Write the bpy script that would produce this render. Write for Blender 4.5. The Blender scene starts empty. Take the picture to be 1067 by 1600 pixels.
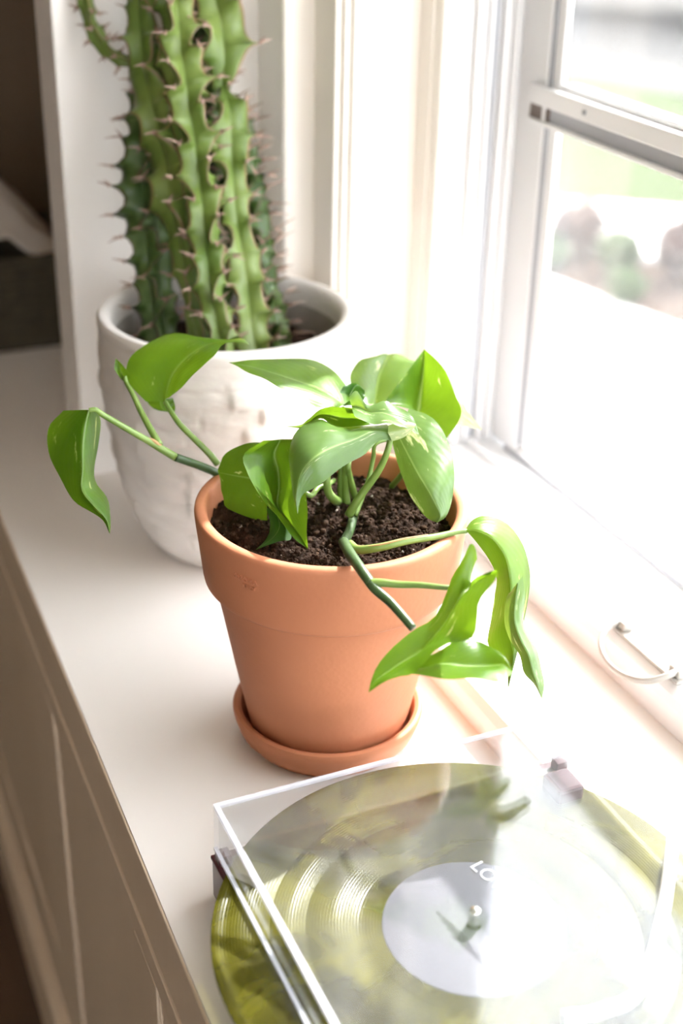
import bpy, bmesh, math, random
from mathutils import Vector, Matrix, noise
C = bpy.context.scene.collection
S = bpy.context.scene
PI = math.pi

# ------------------------------------------------------------------ camera
F, CX, CY = 2132.0, 533.5, 800.0                       # focal length in px of a 1067x1600 frame
def _basis():
    dY = Vector((-1063, -1135, F)).normalized()        # vanishing point of the window wall
    dn = Vector((-90, 4090, F)); dn -= dn.dot(dY)*dY; dn.normalize()
    dZ = -dn; dX = dY.cross(dZ)
    return dX, dY, dZ
RX, RY, RZ = _basis()
def c2w(v): return Vector((RX.dot(v), RY.dot(v), RZ.dot(v)))
CAM = Vector((0, 0, .155)) - c2w(Vector(((518-CX)/F, (787-CY)/F, 1)))*.768
def ray(px, py): return c2w(Vector(((px-CX)/F, (py-CY)/F, 1)))
def at(px, py, d=None, X=None, Y=None, Z=None):
    """real point seen at a pixel, given its distance or the plane it lies in"""
    r = ray(px, py)
    if d is not None: return CAM + r*d
    i, a = (0, X) if X is not None else (1, Y) if Y is not None else (2, Z)
    return CAM + r*((a-CAM[i])/r[i])

cam = bpy.data.cameras.new('camera'); co = bpy.data.objects.new('camera', cam); C.objects.link(co)
xa, ya, za = c2w(Vector((1,0,0))), c2w(Vector((0,-1,0))), c2w(Vector((0,0,-1)))
co.matrix_world = Matrix(((xa.x,ya.x,za.x,CAM.x),(xa.y,ya.y,za.y,CAM.y),(xa.z,ya.z,za.z,CAM.z),(0,0,0,1)))
cam.sensor_fit = 'VERTICAL'; cam.sensor_height = 36; cam.sensor_width = 24; cam.lens = F/1600*36
cam.clip_start = .02; cam.clip_end = 200
cam.dof.use_dof = True; cam.dof.focus_distance = .735; cam.dof.aperture_fstop = 4.5
S.camera = co

# ------------------------------------------------------------------ world, sun, exposure
w = bpy.data.worlds.new('sky'); S.world = w; w.use_nodes = True
bg = w.node_tree.nodes['Background']
bg.inputs[0].default_value = (.93, .965, 1, 1); bg.inputs[1].default_value = 5.2
SUN_TO = Vector((.70, .435, .76)).normalized()
sl = bpy.data.lights.new('sun', 'SUN'); sl.energy = 9.5; sl.angle = .012; sl.color = (1, .965, .91)
so = bpy.data.objects.new('sun', sl); C.objects.link(so)
so.rotation_euler = SUN_TO.to_track_quat('Z', 'Y').to_euler(); so.location = (3, 1.5, 4)
S.view_settings.view_transform = 'Standard'; S.view_settings.look = 'None'
S.view_settings.exposure = 0.95; S.view_settings.gamma = 1; S.view_settings.use_curve_mapping = False
try:
    S.cycles.max_bounces = 14; S.cycles.diffuse_bounces = 7; S.cycles.transparent_max_bounces = 24
    S.cycles.sample_clamp_indirect = 8; S.cycles.use_denoising = True
except Exception: pass

# ------------------------------------------------------------------ materials
def mat(name):
    m = bpy.data.materials.new(name); m.use_nodes = True
    nt = m.node_tree; return m, nt, nt.nodes['Principled BSDF'], nt.nodes['Material Output']
def N(nt, t, **k):
    n = nt.nodes.new(t)
    for a, b in k.items(): setattr(n, a, b)
    return n
def noise_ramp(nt, scale, stops, detail=4, coord='Object', stretch=(1,1,1), dist=0):
    tc = N(nt, 'ShaderNodeTexCoord'); mp = N(nt, 'ShaderNodeMapping'); mp.inputs['Scale'].default_value = stretch
    nz = N(nt, 'ShaderNodeTexNoise'); nz.inputs['Scale'].default_value = scale; nz.inputs['Detail'].default_value = detail
    nz.inputs['Distortion'].default_value = dist
    cr = N(nt, 'ShaderNodeValToRGB'); L = nt.links.new
    L(tc.outputs[coord], mp.inputs[0]); L(mp.outputs[0], nz.inputs['Vector']); L(nz.outputs['Fac'], cr.inputs[0])
    els = cr.color_ramp.elements
    while len(els) < len(stops): els.new(.5)
    for e, (p, c) in zip(els, stops): e.position = p; e.color = (*c, 1)
    return cr, nz
def bump(nt, b, src, dist=.001, strength=.5):
    bp = N(nt, 'ShaderNodeBump'); bp.inputs['Distance'].default_value = dist; bp.inputs['Strength'].default_value = strength
    nt.links.new(src, bp.inputs['Height']); nt.links.new(bp.outputs[0], b.inputs['Normal'])
def simple(name, c1, c2=None, scale=8, rough=.5, bmp=0, bscale=None, spec=.5, stretch=(1,1,1), metal=0, detail=4):
    m, nt, b, o = mat(name)
    c2 = c2 or tuple(x*.9 for x in c1)
    cr, nz = noise_ramp(nt, scale, [(.3, c1), (.7, c2)], detail, stretch=stretch)
    nt.links.new(cr.outputs[0], b.inputs['Base Color'])
    b.inputs['Roughness'].default_value = rough; b.inputs['Metallic'].default_value = metal
    b.inputs['Specular IOR Level'].default_value = spec
    if bmp:
        _, n2 = noise_ramp(nt, bscale or scale*6, [(0,(0,0,0)),(1,(1,1,1))], 5, stretch=stretch)
        bump(nt, b, n2.outputs['Fac'], bmp)
    return m
M = {}
M['paint'] = simple('white_paint', (.86,.825,.79), (.84,.80,.76), 5, .38, .0006, 60)
M['seat_paint'] = simple('seat_top_paint', (.85,.815,.785), (.82,.78,.745), 6, .36, .0008, 22, stretch=(1,.35,1))
M['trim_paint'] = simple('trim_paint', (.88,.835,.775), (.865,.815,.75), 4, .35)
M['vinyl'] = simple('window_vinyl', (.80,.80,.80), (.77,.77,.78), 4, .35)
M['grey_channel'] = simple('grey_channel', (.40,.41,.44), (.36,.37,.40), 8, .5)
M['brown_plug'] = simple('brown_plug', (.20,.165,.15), (.16,.13,.11), 20, .8, .001, 200)
M['far_wall'] = simple('far_wall_shaded', (.15,.105,.065), (.13,.09,.055), 2, .85)  # darker than the other walls: shade beyond the panel put into the colour
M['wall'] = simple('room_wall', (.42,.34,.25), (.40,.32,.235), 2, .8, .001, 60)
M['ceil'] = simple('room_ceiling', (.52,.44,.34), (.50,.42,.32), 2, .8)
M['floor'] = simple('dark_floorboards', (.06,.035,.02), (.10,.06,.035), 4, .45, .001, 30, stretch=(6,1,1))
M['fabric_dark'] = simple('dark_weave', (.035,.027,.015), (.055,.042,.022), 80, .9, .002, 300)
M['tissue'] = simple('soft_paper', (.52,.46,.40), (.46,.40,.34), 10, .9)

def cabinet_mat():  # white paint toned tan, with its warm shade put into the colour
    m, nt, b, o = mat('cabinet_paint_shaded')
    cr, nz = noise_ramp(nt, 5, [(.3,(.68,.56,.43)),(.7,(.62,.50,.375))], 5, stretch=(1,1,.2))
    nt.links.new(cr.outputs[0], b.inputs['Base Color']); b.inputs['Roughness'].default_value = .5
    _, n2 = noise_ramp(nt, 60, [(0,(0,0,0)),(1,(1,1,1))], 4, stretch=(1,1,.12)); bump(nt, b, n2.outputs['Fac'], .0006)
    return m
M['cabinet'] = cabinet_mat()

def terracotta():
    m, nt, b, o = mat('terracotta')
    cr, nz = noise_ramp(nt, 14, [(.3,(.52,.205,.104)),(.7,(.455,.172,.085))], 6)
    nt.links.new(cr.outputs[0], b.inputs['Base Color']); b.inputs['Roughness'].default_value = .62
    b.inputs['Specular IOR Level'].default_value = .35
    vo = N(nt, 'ShaderNodeTexVoronoi'); vo.inputs['Scale'].default_value = 320
    tc = N(nt, 'ShaderNodeTexCoord'); nt.links.new(tc.outputs['Object'], vo.inputs['Vector'])
    _, n2 = noise_ramp(nt, 260, [(0,(0,0,0)),(1,(1,1,1))], 3)
    ad = N(nt, 'ShaderNodeMath', operation='ADD'); nt.links.new(vo.outputs['Distance'], ad.inputs[0]); nt.links.new(n2.outputs['Fac'], ad.inputs[1])
    bump(nt, b, ad.outputs[0], .0002, .35)
    return m
M['terracotta'] = terracotta()
M['ceramic'] = simple('pale_ceramic', (.76,.725,.69), (.66,.62,.585), 16, .55, .0012, 90, stretch=(1,1,2.5))
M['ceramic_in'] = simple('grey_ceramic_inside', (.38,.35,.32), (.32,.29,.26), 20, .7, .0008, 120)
M['soil'] = simple('potting_soil', (.045,.024,.015), (.016,.009,.006), 120, .95, .003, 500, spec=.15)
M['soil_clod'] = simple('soil_crumb', (.075,.042,.026), (.02,.012,.008), 260, .95, .002, 700, spec=.15)
M['perlite'] = simple('pale_grit', (.55,.50,.46), (.40,.34,.30), 300, .9)

def leaf_mat(name, c1, c2, trans, rough=.3, varie=.62, pale=(.62,.66,.36), tmix=.42, vein=1.0):
    m, nt, b, o = mat(name); L = nt.links.new
    uv = N(nt, 'ShaderNodeUVMap'); uv.uv_map = 'UVMap'
    sp = N(nt, 'ShaderNodeSeparateXYZ'); L(uv.outputs[0], sp.inputs[0])
    oi = N(nt, 'ShaderNodeObjectInfo')
    # base green, slowly changing
    tc = N(nt, 'ShaderNodeTexCoord')
    nz = N(nt, 'ShaderNodeTexNoise'); nz.inputs['Scale'].default_value = 34; nz.inputs['Detail'].default_value = 5
    L(tc.outputs['Object'], nz.inputs['Vector'])
    r1 = N(nt, 'ShaderNodeValToRGB'); r1.color_ramp.elements[0].position=.35; r1.color_ramp.elements[1].position=.68
    r1.color_ramp.elements[0].color=(*c1,1); r1.color_ramp.elements[1].color=(*c2,1); L(nz.outputs['Fac'], r1.inputs[0])
    # cream streaks running along the blade
    mp = N(nt, 'ShaderNodeMapping'); mp.inputs['Scale'].default_value = (4.2, 2.0, 1)
    L(uv.outputs[0], mp.inputs[0])
    n2 = N(nt, 'ShaderNodeTexNoise'); n2.noise_dimensions = '4D'; n2.inputs['Scale'].default_value = 1.6; n2.inputs['Detail'].default_value = 5
    n2.inputs['Roughness'].default_value = .6
    mw = N(nt, 'ShaderNodeMath', operation='MULTIPLY'); mw.inputs[1].default_value = 37; L(oi.outputs['Random'], mw.inputs[0]); L(mw.outputs[0], n2.inputs['W'])
    L(mp.outputs[0], n2.inputs['Vector'])
    r2 = N(nt, 'ShaderNodeValToRGB'); r2.color_ramp.elements[0].position=varie; r2.color_ramp.elements[1].position=varie+.06; L(n2.outputs['Fac'], r2.inputs[0])
    mx = N(nt, 'ShaderNodeMixRGB'); L(r2.outputs[0], mx.inputs[0]); L(r1.outputs[0], mx.inputs[1]); mx.inputs[2].default_value=(*pale,1)
    # midrib: uv.x is -1..1 mapped 0..1
    sb = N(nt, 'ShaderNodeMath', operation='SUBTRACT'); L(sp.outputs[0], sb.inputs[0]); sb.inputs[1].default_value=.5
    ab = N(nt, 'ShaderNodeMath', operation='ABSOLUTE'); L(sb.outputs[0], ab.inputs[0])
    mr = N(nt, 'ShaderNodeMapRange'); mr.inputs[1].default_value=.0; mr.inputs[2].default_value=.022; mr.inputs[3].default_value=vein*.6; mr.inputs[4].default_value=0
    L(ab.outputs[0], mr.inputs[0])
    mx2 = N(nt, 'ShaderNodeMixRGB'); L(mr.outputs[0], mx2.inputs[0]); L(mx.outputs[0], mx2.inputs[1]); mx2.inputs[2].default_value=(.42,.58,.20,1)
    L(mx2.outputs[0], b.inputs['Base Color'])
    # side veins
    m3 = N(nt, 'ShaderNodeMath', operation='MULTIPLY'); L(ab.outputs[0], m3.inputs[0]); m3.inputs[1].default_value=-1.3
    a3 = N(nt, 'ShaderNodeMath', operation='ADD'); L(sp.outputs[1], a3.inputs[0]); L(m3.outputs[0], a3.inputs[1])
    s3 = N(nt, 'ShaderNodeMath', operation='MULTIPLY'); L(a3.outputs[0], s3.inputs[0]); s3.inputs[1].default_value=62
    sn = N(nt, 'ShaderNodeMath', operation='SINE'); L(s3.outputs[0], sn.inputs[0])
    ad = N(nt, 'ShaderNodeMath', operation='MULTIPLY_ADD'); L(sn.outputs[0], ad.inputs[0]); ad.inputs[1].default_value=.35
    L(mr.outputs[0], ad.inputs[2])
    bp = N(nt, 'ShaderNodeBump'); bp.inputs['Distance'].default_value=.0003; bp.inputs['Strength'].default_value=.22
    L(ad.outputs[0], bp.inputs['Height']); L(bp.outputs[0], b.inputs['Normal'])
    b.inputs['Roughness'].default_value = rough; b.inputs['Specular IOR Level'].default_value=.42
    tr = N(nt, 'ShaderNodeBsdfTranslucent')
    mt = N(nt, 'ShaderNodeMixRGB'); L(r2.outputs[0], mt.inputs[0]); mt.inputs[1].default_value=(*trans,1); mt.inputs[2].default_value=(.75,.8,.30,1)
    mt2 = N(nt, 'ShaderNodeMixRGB', blend_type='MULTIPLY'); mt2.inputs[0].default_value=.5
    r4 = N(nt, 'ShaderNodeValToRGB'); r4.color_ramp.elements[0].color=(.6,.65,.5,1); r4.color_ramp.elements[0].position=.3; r4.color_ramp.elements[1].position=.7
    L(nz.outputs['Fac'], r4.inputs[0]); L(mt.outputs[0], mt2.inputs[1]); L(r4.outputs[0], mt2.inputs[2]); L(mt2.outputs[0], tr.inputs[0])
    ms = N(nt, 'ShaderNodeMixShader'); ms.inputs[0].default_value=tmix
    L(b.outputs[0], ms.inputs[1]); L(tr.outputs[0], ms.inputs[2]); L(ms.outputs[0], o.inputs[0])
    return m
M['leaf'] = leaf_mat('pothos_leaf', (.052,.135,.006), (.10,.205,.010), (.20,.35,.012), .36, .625, (.50,.56,.17))
M['leaf_dark'] = leaf_mat('pothos_leaf_dark', (.03,.095,.012), (.05,.135,.016), (.10,.26,.014), .33, .8, tmix=.3)
M['leaf_silver'] = leaf_mat('pothos_leaf_glossy', (.075,.155,.04), (.12,.21,.06), (.26,.40,.04), .23, .60, (.50,.56,.28), tmix=.32)
M['leaf_pale'] = leaf_mat('pothos_leaf_pale', (.34,.44,.24), (.48,.56,.34), (.60,.70,.25), .3, .5, (.66,.68,.46), tmix=.4)
M['stem'] = simple('pothos_stem', (.17,.26,.055), (.12,.20,.035), 50, .4, stretch=(1,1,.4))
M['stem_dark'] = simple('pothos_vine', (.055,.10,.032), (.032,.068,.02), 60, .4, .0004, 300)
M['sheath'] = simple('dry_sheath', (.30,.15,.06), (.42,.28,.12), 120, .7, .0005, 300)

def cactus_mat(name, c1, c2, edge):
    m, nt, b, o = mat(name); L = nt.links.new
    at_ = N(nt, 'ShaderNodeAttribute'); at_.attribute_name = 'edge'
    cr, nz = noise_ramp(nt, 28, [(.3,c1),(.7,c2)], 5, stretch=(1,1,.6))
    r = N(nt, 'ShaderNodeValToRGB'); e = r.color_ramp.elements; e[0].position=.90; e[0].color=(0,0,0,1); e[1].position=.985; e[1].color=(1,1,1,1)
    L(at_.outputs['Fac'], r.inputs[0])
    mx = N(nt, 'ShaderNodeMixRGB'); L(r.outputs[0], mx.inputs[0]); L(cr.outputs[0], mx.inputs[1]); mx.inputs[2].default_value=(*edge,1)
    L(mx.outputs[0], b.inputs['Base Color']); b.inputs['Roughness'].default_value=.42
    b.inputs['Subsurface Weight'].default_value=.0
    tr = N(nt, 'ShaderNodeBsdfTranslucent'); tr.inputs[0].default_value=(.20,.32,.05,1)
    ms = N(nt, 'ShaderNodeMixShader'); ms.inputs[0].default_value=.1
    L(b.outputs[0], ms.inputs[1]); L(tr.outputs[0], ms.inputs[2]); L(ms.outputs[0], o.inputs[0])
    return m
M['cactus'] = cactus_mat('cactus_skin', (.085,.145,.022), (.175,.235,.052), (.22,.12,.07))
M['cactus_dark'] = cactus_mat('cactus_skin_dark', (.042,.085,.018), (.08,.13,.030), (.10,.05,.03))  # darker green for some of the stems
M['spine'] = simple('cactus_spine', (.24,.145,.105), (.42,.30,.24), 60, .6)

def fres(nt, ior):
    """Fresnel that treats a thin sheet's inner face like its outer face"""
    f = N(nt, 'ShaderNodeFresnel'); ge = N(nt, 'ShaderNodeNewGeometry')
    mr = N(nt, 'ShaderNodeMapRange'); mr.inputs[3].default_value = ior; mr.inputs[4].default_value = 1/ior
    nt.links.new(ge.outputs['Backfacing'], mr.inputs[0]); nt.links.new(mr.outputs[0], f.inputs['IOR'])
    return f
def clear_plastic():
    m, nt, b, o = mat('clear_acrylic'); L = nt.links.new
    nt.nodes.remove(b)
    t = N(nt, 'ShaderNodeBsdfTransparent'); t.inputs[0].default_value=(.955,.965,.975,1)
    g = N(nt, 'ShaderNodeBsdfGlossy'); g.inputs['Roughness'].default_value=.06
    _, n2 = noise_ramp(nt, 9, [(0,(0,0,0)),(1,(1,1,1))], 2)
    bp = N(nt, 'ShaderNodeBump'); bp.inputs['Distance'].default_value=.0012; bp.inputs['Strength'].default_value=.35
    L(n2.outputs['Fac'], bp.inputs['Height']); L(bp.outputs[0], g.inputs['Normal'])
    f = fres(nt, 1.6)
    ms = N(nt, 'ShaderNodeMixShader'); L(f.outputs[0], ms.inputs[0]); L(t.outputs[0], ms.inputs[1]); L(g.outputs[0], ms.inputs[2])
    d = N(nt, 'ShaderNodeBsdfDiffuse'); d.inputs[0].default_value=(.8,.82,.86,1)
    m2 = N(nt, 'ShaderNodeMixShader'); m2.inputs[0].default_value=.02
    L(ms.outputs[0], m2.inputs[1]); L(d.outputs[0], m2.inputs[2]); L(m2.outputs[0], o.inputs[0])
    return m
M['acrylic'] = clear_plastic()
def edge_plastic():
    m, nt, b, o = mat('acrylic_edge')
    b.inputs['Base Color'].default_value=(.80,.80,.86,1); b.inputs['Roughness'].default_value=.12
    t = N(nt, 'ShaderNodeBsdfTransparent'); ms = N(nt, 'ShaderNodeMixShader'); ms.inputs[0].default_value=.4
    nt.links.new(b.outputs[0], ms.inputs[1]); nt.links.new(t.outputs[0], ms.inputs[2]); nt.links.new(ms.outputs[0], o.inputs[0])
    return m
M['acrylic_edge'] = edge_plastic()
def vinyl_record():
    m, nt, b, o = mat('marbled_clear_vinyl'); L = nt.links.new
    cr, nz = noise_ramp(nt, 16, [(.30,(.06,.055,.004)),(.52,(.19,.175,.014)),(.74,(.42,.39,.05))], 6, dist=1.2)
    L(cr.outputs[0], b.inputs['Base Color']); b.inputs['Roughness'].default_value=.22
    tc = N(nt,'ShaderNodeTexCoord'); sp = N(nt,'ShaderNodeSeparateXYZ'); L(tc.outputs['Object'], sp.inputs[0])
    vl = N(nt,'ShaderNodeVectorMath', operation='LENGTH'); L(tc.outputs['Object'], vl.inputs[0])
    ml = N(nt,'ShaderNodeMath', operation='MULTIPLY'); ml.inputs[1].default_value=4200; L(vl.outputs['Value'], ml.inputs[0])
    sn = N(nt,'ShaderNodeMath', operation='SINE'); L(ml.outputs[0], sn.inputs[0])
    bump(nt, b, sn.outputs[0], .0002, .4)
    tr = N(nt,'ShaderNodeBsdfTranslucent'); L(cr.outputs[0], tr.inputs[0])
    tp = N(nt,'ShaderNodeBsdfTransparent'); tp.inputs[0].default_value=(.50,.49,.20,1)
    m1 = N(nt,'ShaderNodeMixShader'); m1.inputs[0].default_value=.35; L(b.outputs[0], m1.inputs[1]); L(tr.outputs[0], m1.inputs[2])
    m2 = N(nt,'ShaderNodeMixShader'); m2.inputs[0].default_value=.45; L(m1.outputs[0], m2.inputs[1]); L(tp.outputs[0], m2.inputs[2])
    L(m2.outputs[0], o.inputs[0]); return m
M['record'] = vinyl_record()
M['record_label'] = simple('record_label', (.125,.122,.14), (.11,.108,.125), 10, .5)
M['label_print'] = simple('label_print', (.95,.95,.95), (.93,.93,.93), 10, .5)
M['label_small'] = simple('label_small_print', (.04,.038,.05), (.04,.038,.05), 10, .5)
M['maroon'] = simple('maroon_plastic', (.07,.018,.02), (.05,.012,.015), 10, .3)
M['deck'] = simple('grey_deck', (.13,.13,.12), (.10,.10,.09), 10, .45)
M['lift_metal'] = simple('worn_lift_metal', (.42,.40,.37), (.36,.34,.31), 40, .45)
M['metal'] = simple('polished_metal', (.85,.84,.80), (.8,.79,.75), 10, .2, metal=1)
M['white_plastic'] = simple('white_plastic', (.85,.85,.86), (.83,.83,.85), 10, .3)
def pane_mat():
    m, nt, b, o = mat('window_glass'); L = nt.links.new
    nt.nodes.remove(b)
    t = N(nt,'ShaderNodeBsdfTransparent'); g = N(nt,'ShaderNodeBsdfGlossy'); g.inputs['Roughness'].default_value=.01
    f = fres(nt, 1.45)
    ms = N(nt,'ShaderNodeMixShader'); L(f.outputs[0], ms.inputs[0]); L(t.outputs[0], ms.inputs[1]); L(g.outputs[0], ms.inputs[2]); L(ms.outputs[0], o.inputs[0])
    return m
M['glass'] = pane_mat()
def screen_mat():
    m, nt, b, o = mat('insect_screen'); L = nt.links.new
    nt.nodes.remove(b)
    t = N(nt,'ShaderNodeBsdfTransparent'); d = N(nt,'ShaderNodeBsdfDiffuse'); d.inputs[0].default_value=(.62,.62,.64,1)
    tr = N(nt,'ShaderNodeBsdfTranslucent'); tr.inputs[0].default_value=(.62,.62,.64,1)
    a = N(nt,'ShaderNodeMixShader'); a.inputs[0].default_value=.5; L(d.outputs[0],a.inputs[1]); L(tr.outputs[0],a.inputs[2])
    ms = N(nt,'ShaderNodeMixShader'); ms.inputs[0].default_value=.05; L(t.outputs[0], ms.inputs[1]); L(a.outputs[0], ms.inputs[2]); L(ms.outputs[0], o.inputs[0])
    return m
M['screen'] = screen_mat()
M['grass'] = simple('lawn_grass', (.039,.054,.022), (.047,.062,.028), 1.4, .9, .02, 30, spec=0)
M['concrete'] = simple('pale_concrete', (.72,.70,.67), (.66,.64,.61), 3, .8, .002, 40)
M['asphalt'] = simple('pale_road', (.085,.083,.08), (.07,.068,.065), 3, .9, .003, 50, spec=0)
M['mulch'] = simple('garden_mulch', (.045,.033,.026), (.07,.052,.042), 9, .95, .01, 60, spec=0)
M['bush_green'] = simple('bush_leaves', (.035,.06,.02), (.06,.09,.035), 6, .6, spec=.1)
M['bush_red'] = simple('russet_leaves', (.055,.032,.028), (.075,.048,.038), 6, .6, spec=.1)
M['car_paint'] = simple('grey_car_paint', (.05,.05,.06), (.045,.045,.055), 2, .5)
M['car_glass'] = simple('dark_car_glass', (.05,.05,.06), (.04,.04,.05), 2, .1)
M['tyre'] = simple('tyre_rubber', (.03,.03,.03), (.04,.04,.04), 10, .9)

# ------------------------------------------------------------------ mesh helpers
def link(name, me, m=None, parent=None, smooth=False):
    o = bpy.data.objects.new(name, me); C.objects.link(o)
    if m is not None and not me.materials: me.materials.append(m)
    if parent is not None: o.parent = parent
    if smooth:
        for p in me.polygons: p.use_smooth = True
    return o
def obj(name, bm, m, parent=None, smooth=False, recalc=True):
    if recalc: bmesh.ops.recalc_face_normals(bm, faces=bm.faces)
    me = bpy.data.meshes.new(name); bm.to_mesh(me); bm.free()
    return link(name, me, m, parent, smooth)
def tag(o, label, cat, group=None, kind=None):
    if label: o['label'] = label
    if cat: o['category'] = cat
    if group: o['group'] = group
    if kind: o['kind'] = kind
    return o
def empty(name, loc=(0,0,0), rz=0):
    o = bpy.data.objects.new(name, None); C.objects.link(o); o.location = loc; o.rotation_euler = (0,0,rz)
    o.empty_display_size = .02; return o
def box(bm, x0, x1, y0, y1, z0, z1, bev=0):
    vs = [bm.verts.new((x,y,z)) for z in (z0,z1) for x,y in ((x0,y0),(x1,y0),(x1,y1),(x0,y1))]
    fs = [bm.faces.new([vs[i] for i in f]) for f in ((3,2,1,0),(4,5,6,7),(0,1,5,4),(1,2,6,5),(2,3,7,6),(3,0,4,7))]
    if bev:
        es = {e for f in fs for e in f.edges}
        bmesh.ops.bevel(bm, geom=list(es), offset=bev, segments=2, affect='EDGES', profile=.5)
def bx(name, x0,x1,y0,y1,z0,z1, m, parent=None, bev=0):
    bm = bmesh.new(); box(bm, x0,x1,y0,y1,z0,z1, bev); return obj(name, bm, m, parent)
def prism_z(name, pts, z0, z1, m, parent=None):
    bm = bmesh.new(); n = len(pts)
    a = [bm.verts.new((x,y,z0)) for x,y in pts]; b = [bm.verts.new((x,y,z1)) for x,y in pts]
    for i in range(n): bm.faces.new((a[i],a[(i+1)%n],b[(i+1)%n],b[i]))
    bm.faces.new(a[::-1]); bm.faces.new(b)
    return obj(name, bm, m, parent)
def prism_y(name, pts, y0, y1, m, parent=None):            # profile in x,z
    bm = bmesh.new(); n = len(pts)
    a = [bm.verts.new((x,y0,z)) for x,z in pts]; b = [bm.verts.new((x,y1,z)) for x,z in pts]
    for i in range(n): bm.faces.new((a[i],a[(i+1)%n],b[(i+1)%n],b[i]))
    bm.faces.new(a[::-1]); bm.faces.new(b)
    return obj(name, bm, m, parent)
def lathe(name, prof, m, parent=None, seg=128, wob=None, smooth=True, sharp=38):
    bm = bmesh.new(); rings = []
    for r, z in prof:
        if r < 1e-6: rings.append([bm.verts.new((0,0,z))]); continue
        ring = []
        for k in range(seg):
            a = 2*PI*k/seg; rr = r + (wob(a, z, r) if wob else 0)
            ring.append(bm.verts.new((rr*math.cos(a), rr*math.sin(a), z)))
        rings.append(ring)
    for A, B in zip(rings, rings[1:]):
        for k in range(seg):
            a0, a1 = A[k%len(A)], A[(k+1)%len(A)]; b0, b1 = B[k%len(B)], B[(k+1)%len(B)]
            f = [v for i, v in enumerate((a0,a1,b1,b0)) if v not in (a0,a1,b1,b0)[:i]]
            if len(f) > 2: bm.faces.new(f)
    o = obj(name, bm, m, parent, smooth)
    try: o.data.set_sharp_from_angle(angle=math.radians(sharp))
    except Exception: pass
    return o
def cr_(p0, p1, p2, p3, t):
    return .5*((2*p1)+(-p0+p2)*t+(2*p0-5*p1+4*p2-p3)*t*t+(-p0+3*p1-3*p2+p3)*t*t*t)
def spline(pts, n):
    out = []; k = len(pts)-1
    for i in range(n+1):
        u = i/n*k; j = min(int(u), k-1); t = u-j
        p0 = pts[j-1] if j > 0 else pts[0]*2-pts[1]
        p3 = pts[j+2] if j+2 <= k else pts[k]*2-pts[k-1]
        out.append(cr_(p0, pts[j], pts[j+1], p3, t))
    return out
def add_tube(bm, pts, rad, seg=10, cap=True, flat=1.0):
    n = len(pts); prev = None; rings = []
    for i, p in enumerate(pts):
        t = (pts[min(i+1,n-1)]-pts[max(i-1,0)]).normalized()
        if prev is None:
            a = Vector((0,0,1)) if abs(t.z) < .9 else Vector((1,0,0)); nrm = t.cross(a).normalized()
        else: nrm = (prev-t*prev.dot(t)).normalized()
        prev = nrm; bn = t.cross(nrm); r = rad[i] if isinstance(rad,(list,tuple)) else rad
        rings.append([bm.verts.new(p+nrm*math.cos(2*PI*k/seg)*r+bn*math.sin(2*PI*k/seg)*r*flat) for k in range(seg)])
    for A, B in zip(rings, rings[1:]):
        for k in range(seg): bm.faces.new((A[k],A[(k+1)%seg],B[(k+1)%seg],B[k]))
    if cap: bm.faces.new(rings[0][::-1]); bm.faces.new(rings[-1])
def tube(name, pts, r0, r1, m, parent, n=24, seg=10, mid=None):
    ps = spline(pts, n)
    rad = [r0+(r1-r0)*i/n for i in range(n+1)]
    if mid: rad = [mid(i/n)*r for i, r in enumerate(rad)]
    bm = bmesh.new(); add_tube(bm, ps, rad, seg); return obj(name, bm, m, parent, True)

# ================================================================== SETTING
def fx(y): return -.1365+.0218*y                       # front line of the window seat
ZT, ZC, ZF = 1.75, 1.75, -.56
# seat top
sn = tag(empty('trim_1'), 'white painted window seat top', 'window seat', kind='structure')
prism_z('seat_board', [(fx(-2.2),-2.2),(.086,-2.2),(.086,1.35),(fx(1.35),1.35)], -.022, 0, M['seat_paint'], sn)
prism_y('stool_board', [(.083,-.022),(.083,.010),(.0845,.0165),(.0885,.0215),(.094,.023),(.205,.023),(.205,-.022)], -2.2, .30, M['seat_paint'], sn)
# front cabinet below the seat, a panelled face
cb = tag(empty('trim_2', (fx(0),0,0), -math.atan(.0218)), 'panelled white painted front under the window seat', 'cabinet front', kind='structure')
def cbx(name, x0,x1,y0,y1,z0,z1,bev=.0012, m='cabinet'): return bx(name, x0,x1,y0,y1,z0,z1, M[m], cb, bev)
cbx('fascia', -.0016,-.0001,-2.1,1.3,-.048,-.0006,.0005)  # also covers the white board edge, giving it the painted-in shade
cbx('fascia_back', 0,.02,-2.1,1.3,-.048,-.0225)
cbx('bead', -.0032,.02,-2.1,1.3,-.052,-.0485,.0008)
cbx('top_rail', .0,.02,-2.1,1.3,-.082,-.0525)
cbx('bottom_rail', .0,.02,-2.1,1.3,-.50,-.405)
cbx('plinth', -.012,.02,-2.1,1.3,ZF,-.47,.003)
edges = [(-2.1,-1.6),(-1.0,-.9),(-.42,-.32),(-.083,-.035),(.193,.285),(.60,.68),(1.2,1.3)]
for a, b in edges: cbx('stile', .0,.02,a,b,-.4048,-.0822)
for (a, b), (c, d) in zip(edges, edges[1:]):
    cbx('panel', .0028,.022,b+.0003,c-.0003,-.4046,-.0824, .0004)
    # carved bead down each side of the recess
    for yy in (b+.002, c-.002):
        bm = bmesh.new()
        pts = [Vector((.0018, yy, -.085-.3185*i/96)) for i in range(97)]
        add_tube(bm, pts, [.0007+.0005*math.sin(i*1.35) for i in range(97)], 8)
        obj('moulding', bm, M['cabinet'], cb, True)
    bm = bmesh.new(); add_tube(bm, [Vector((.0018,b+.004,-.0842)), Vector((.0018,c-.004,-.0842))], .0012, 8); obj('moulding', bm, M['cabinet'], cb, True)
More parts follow.
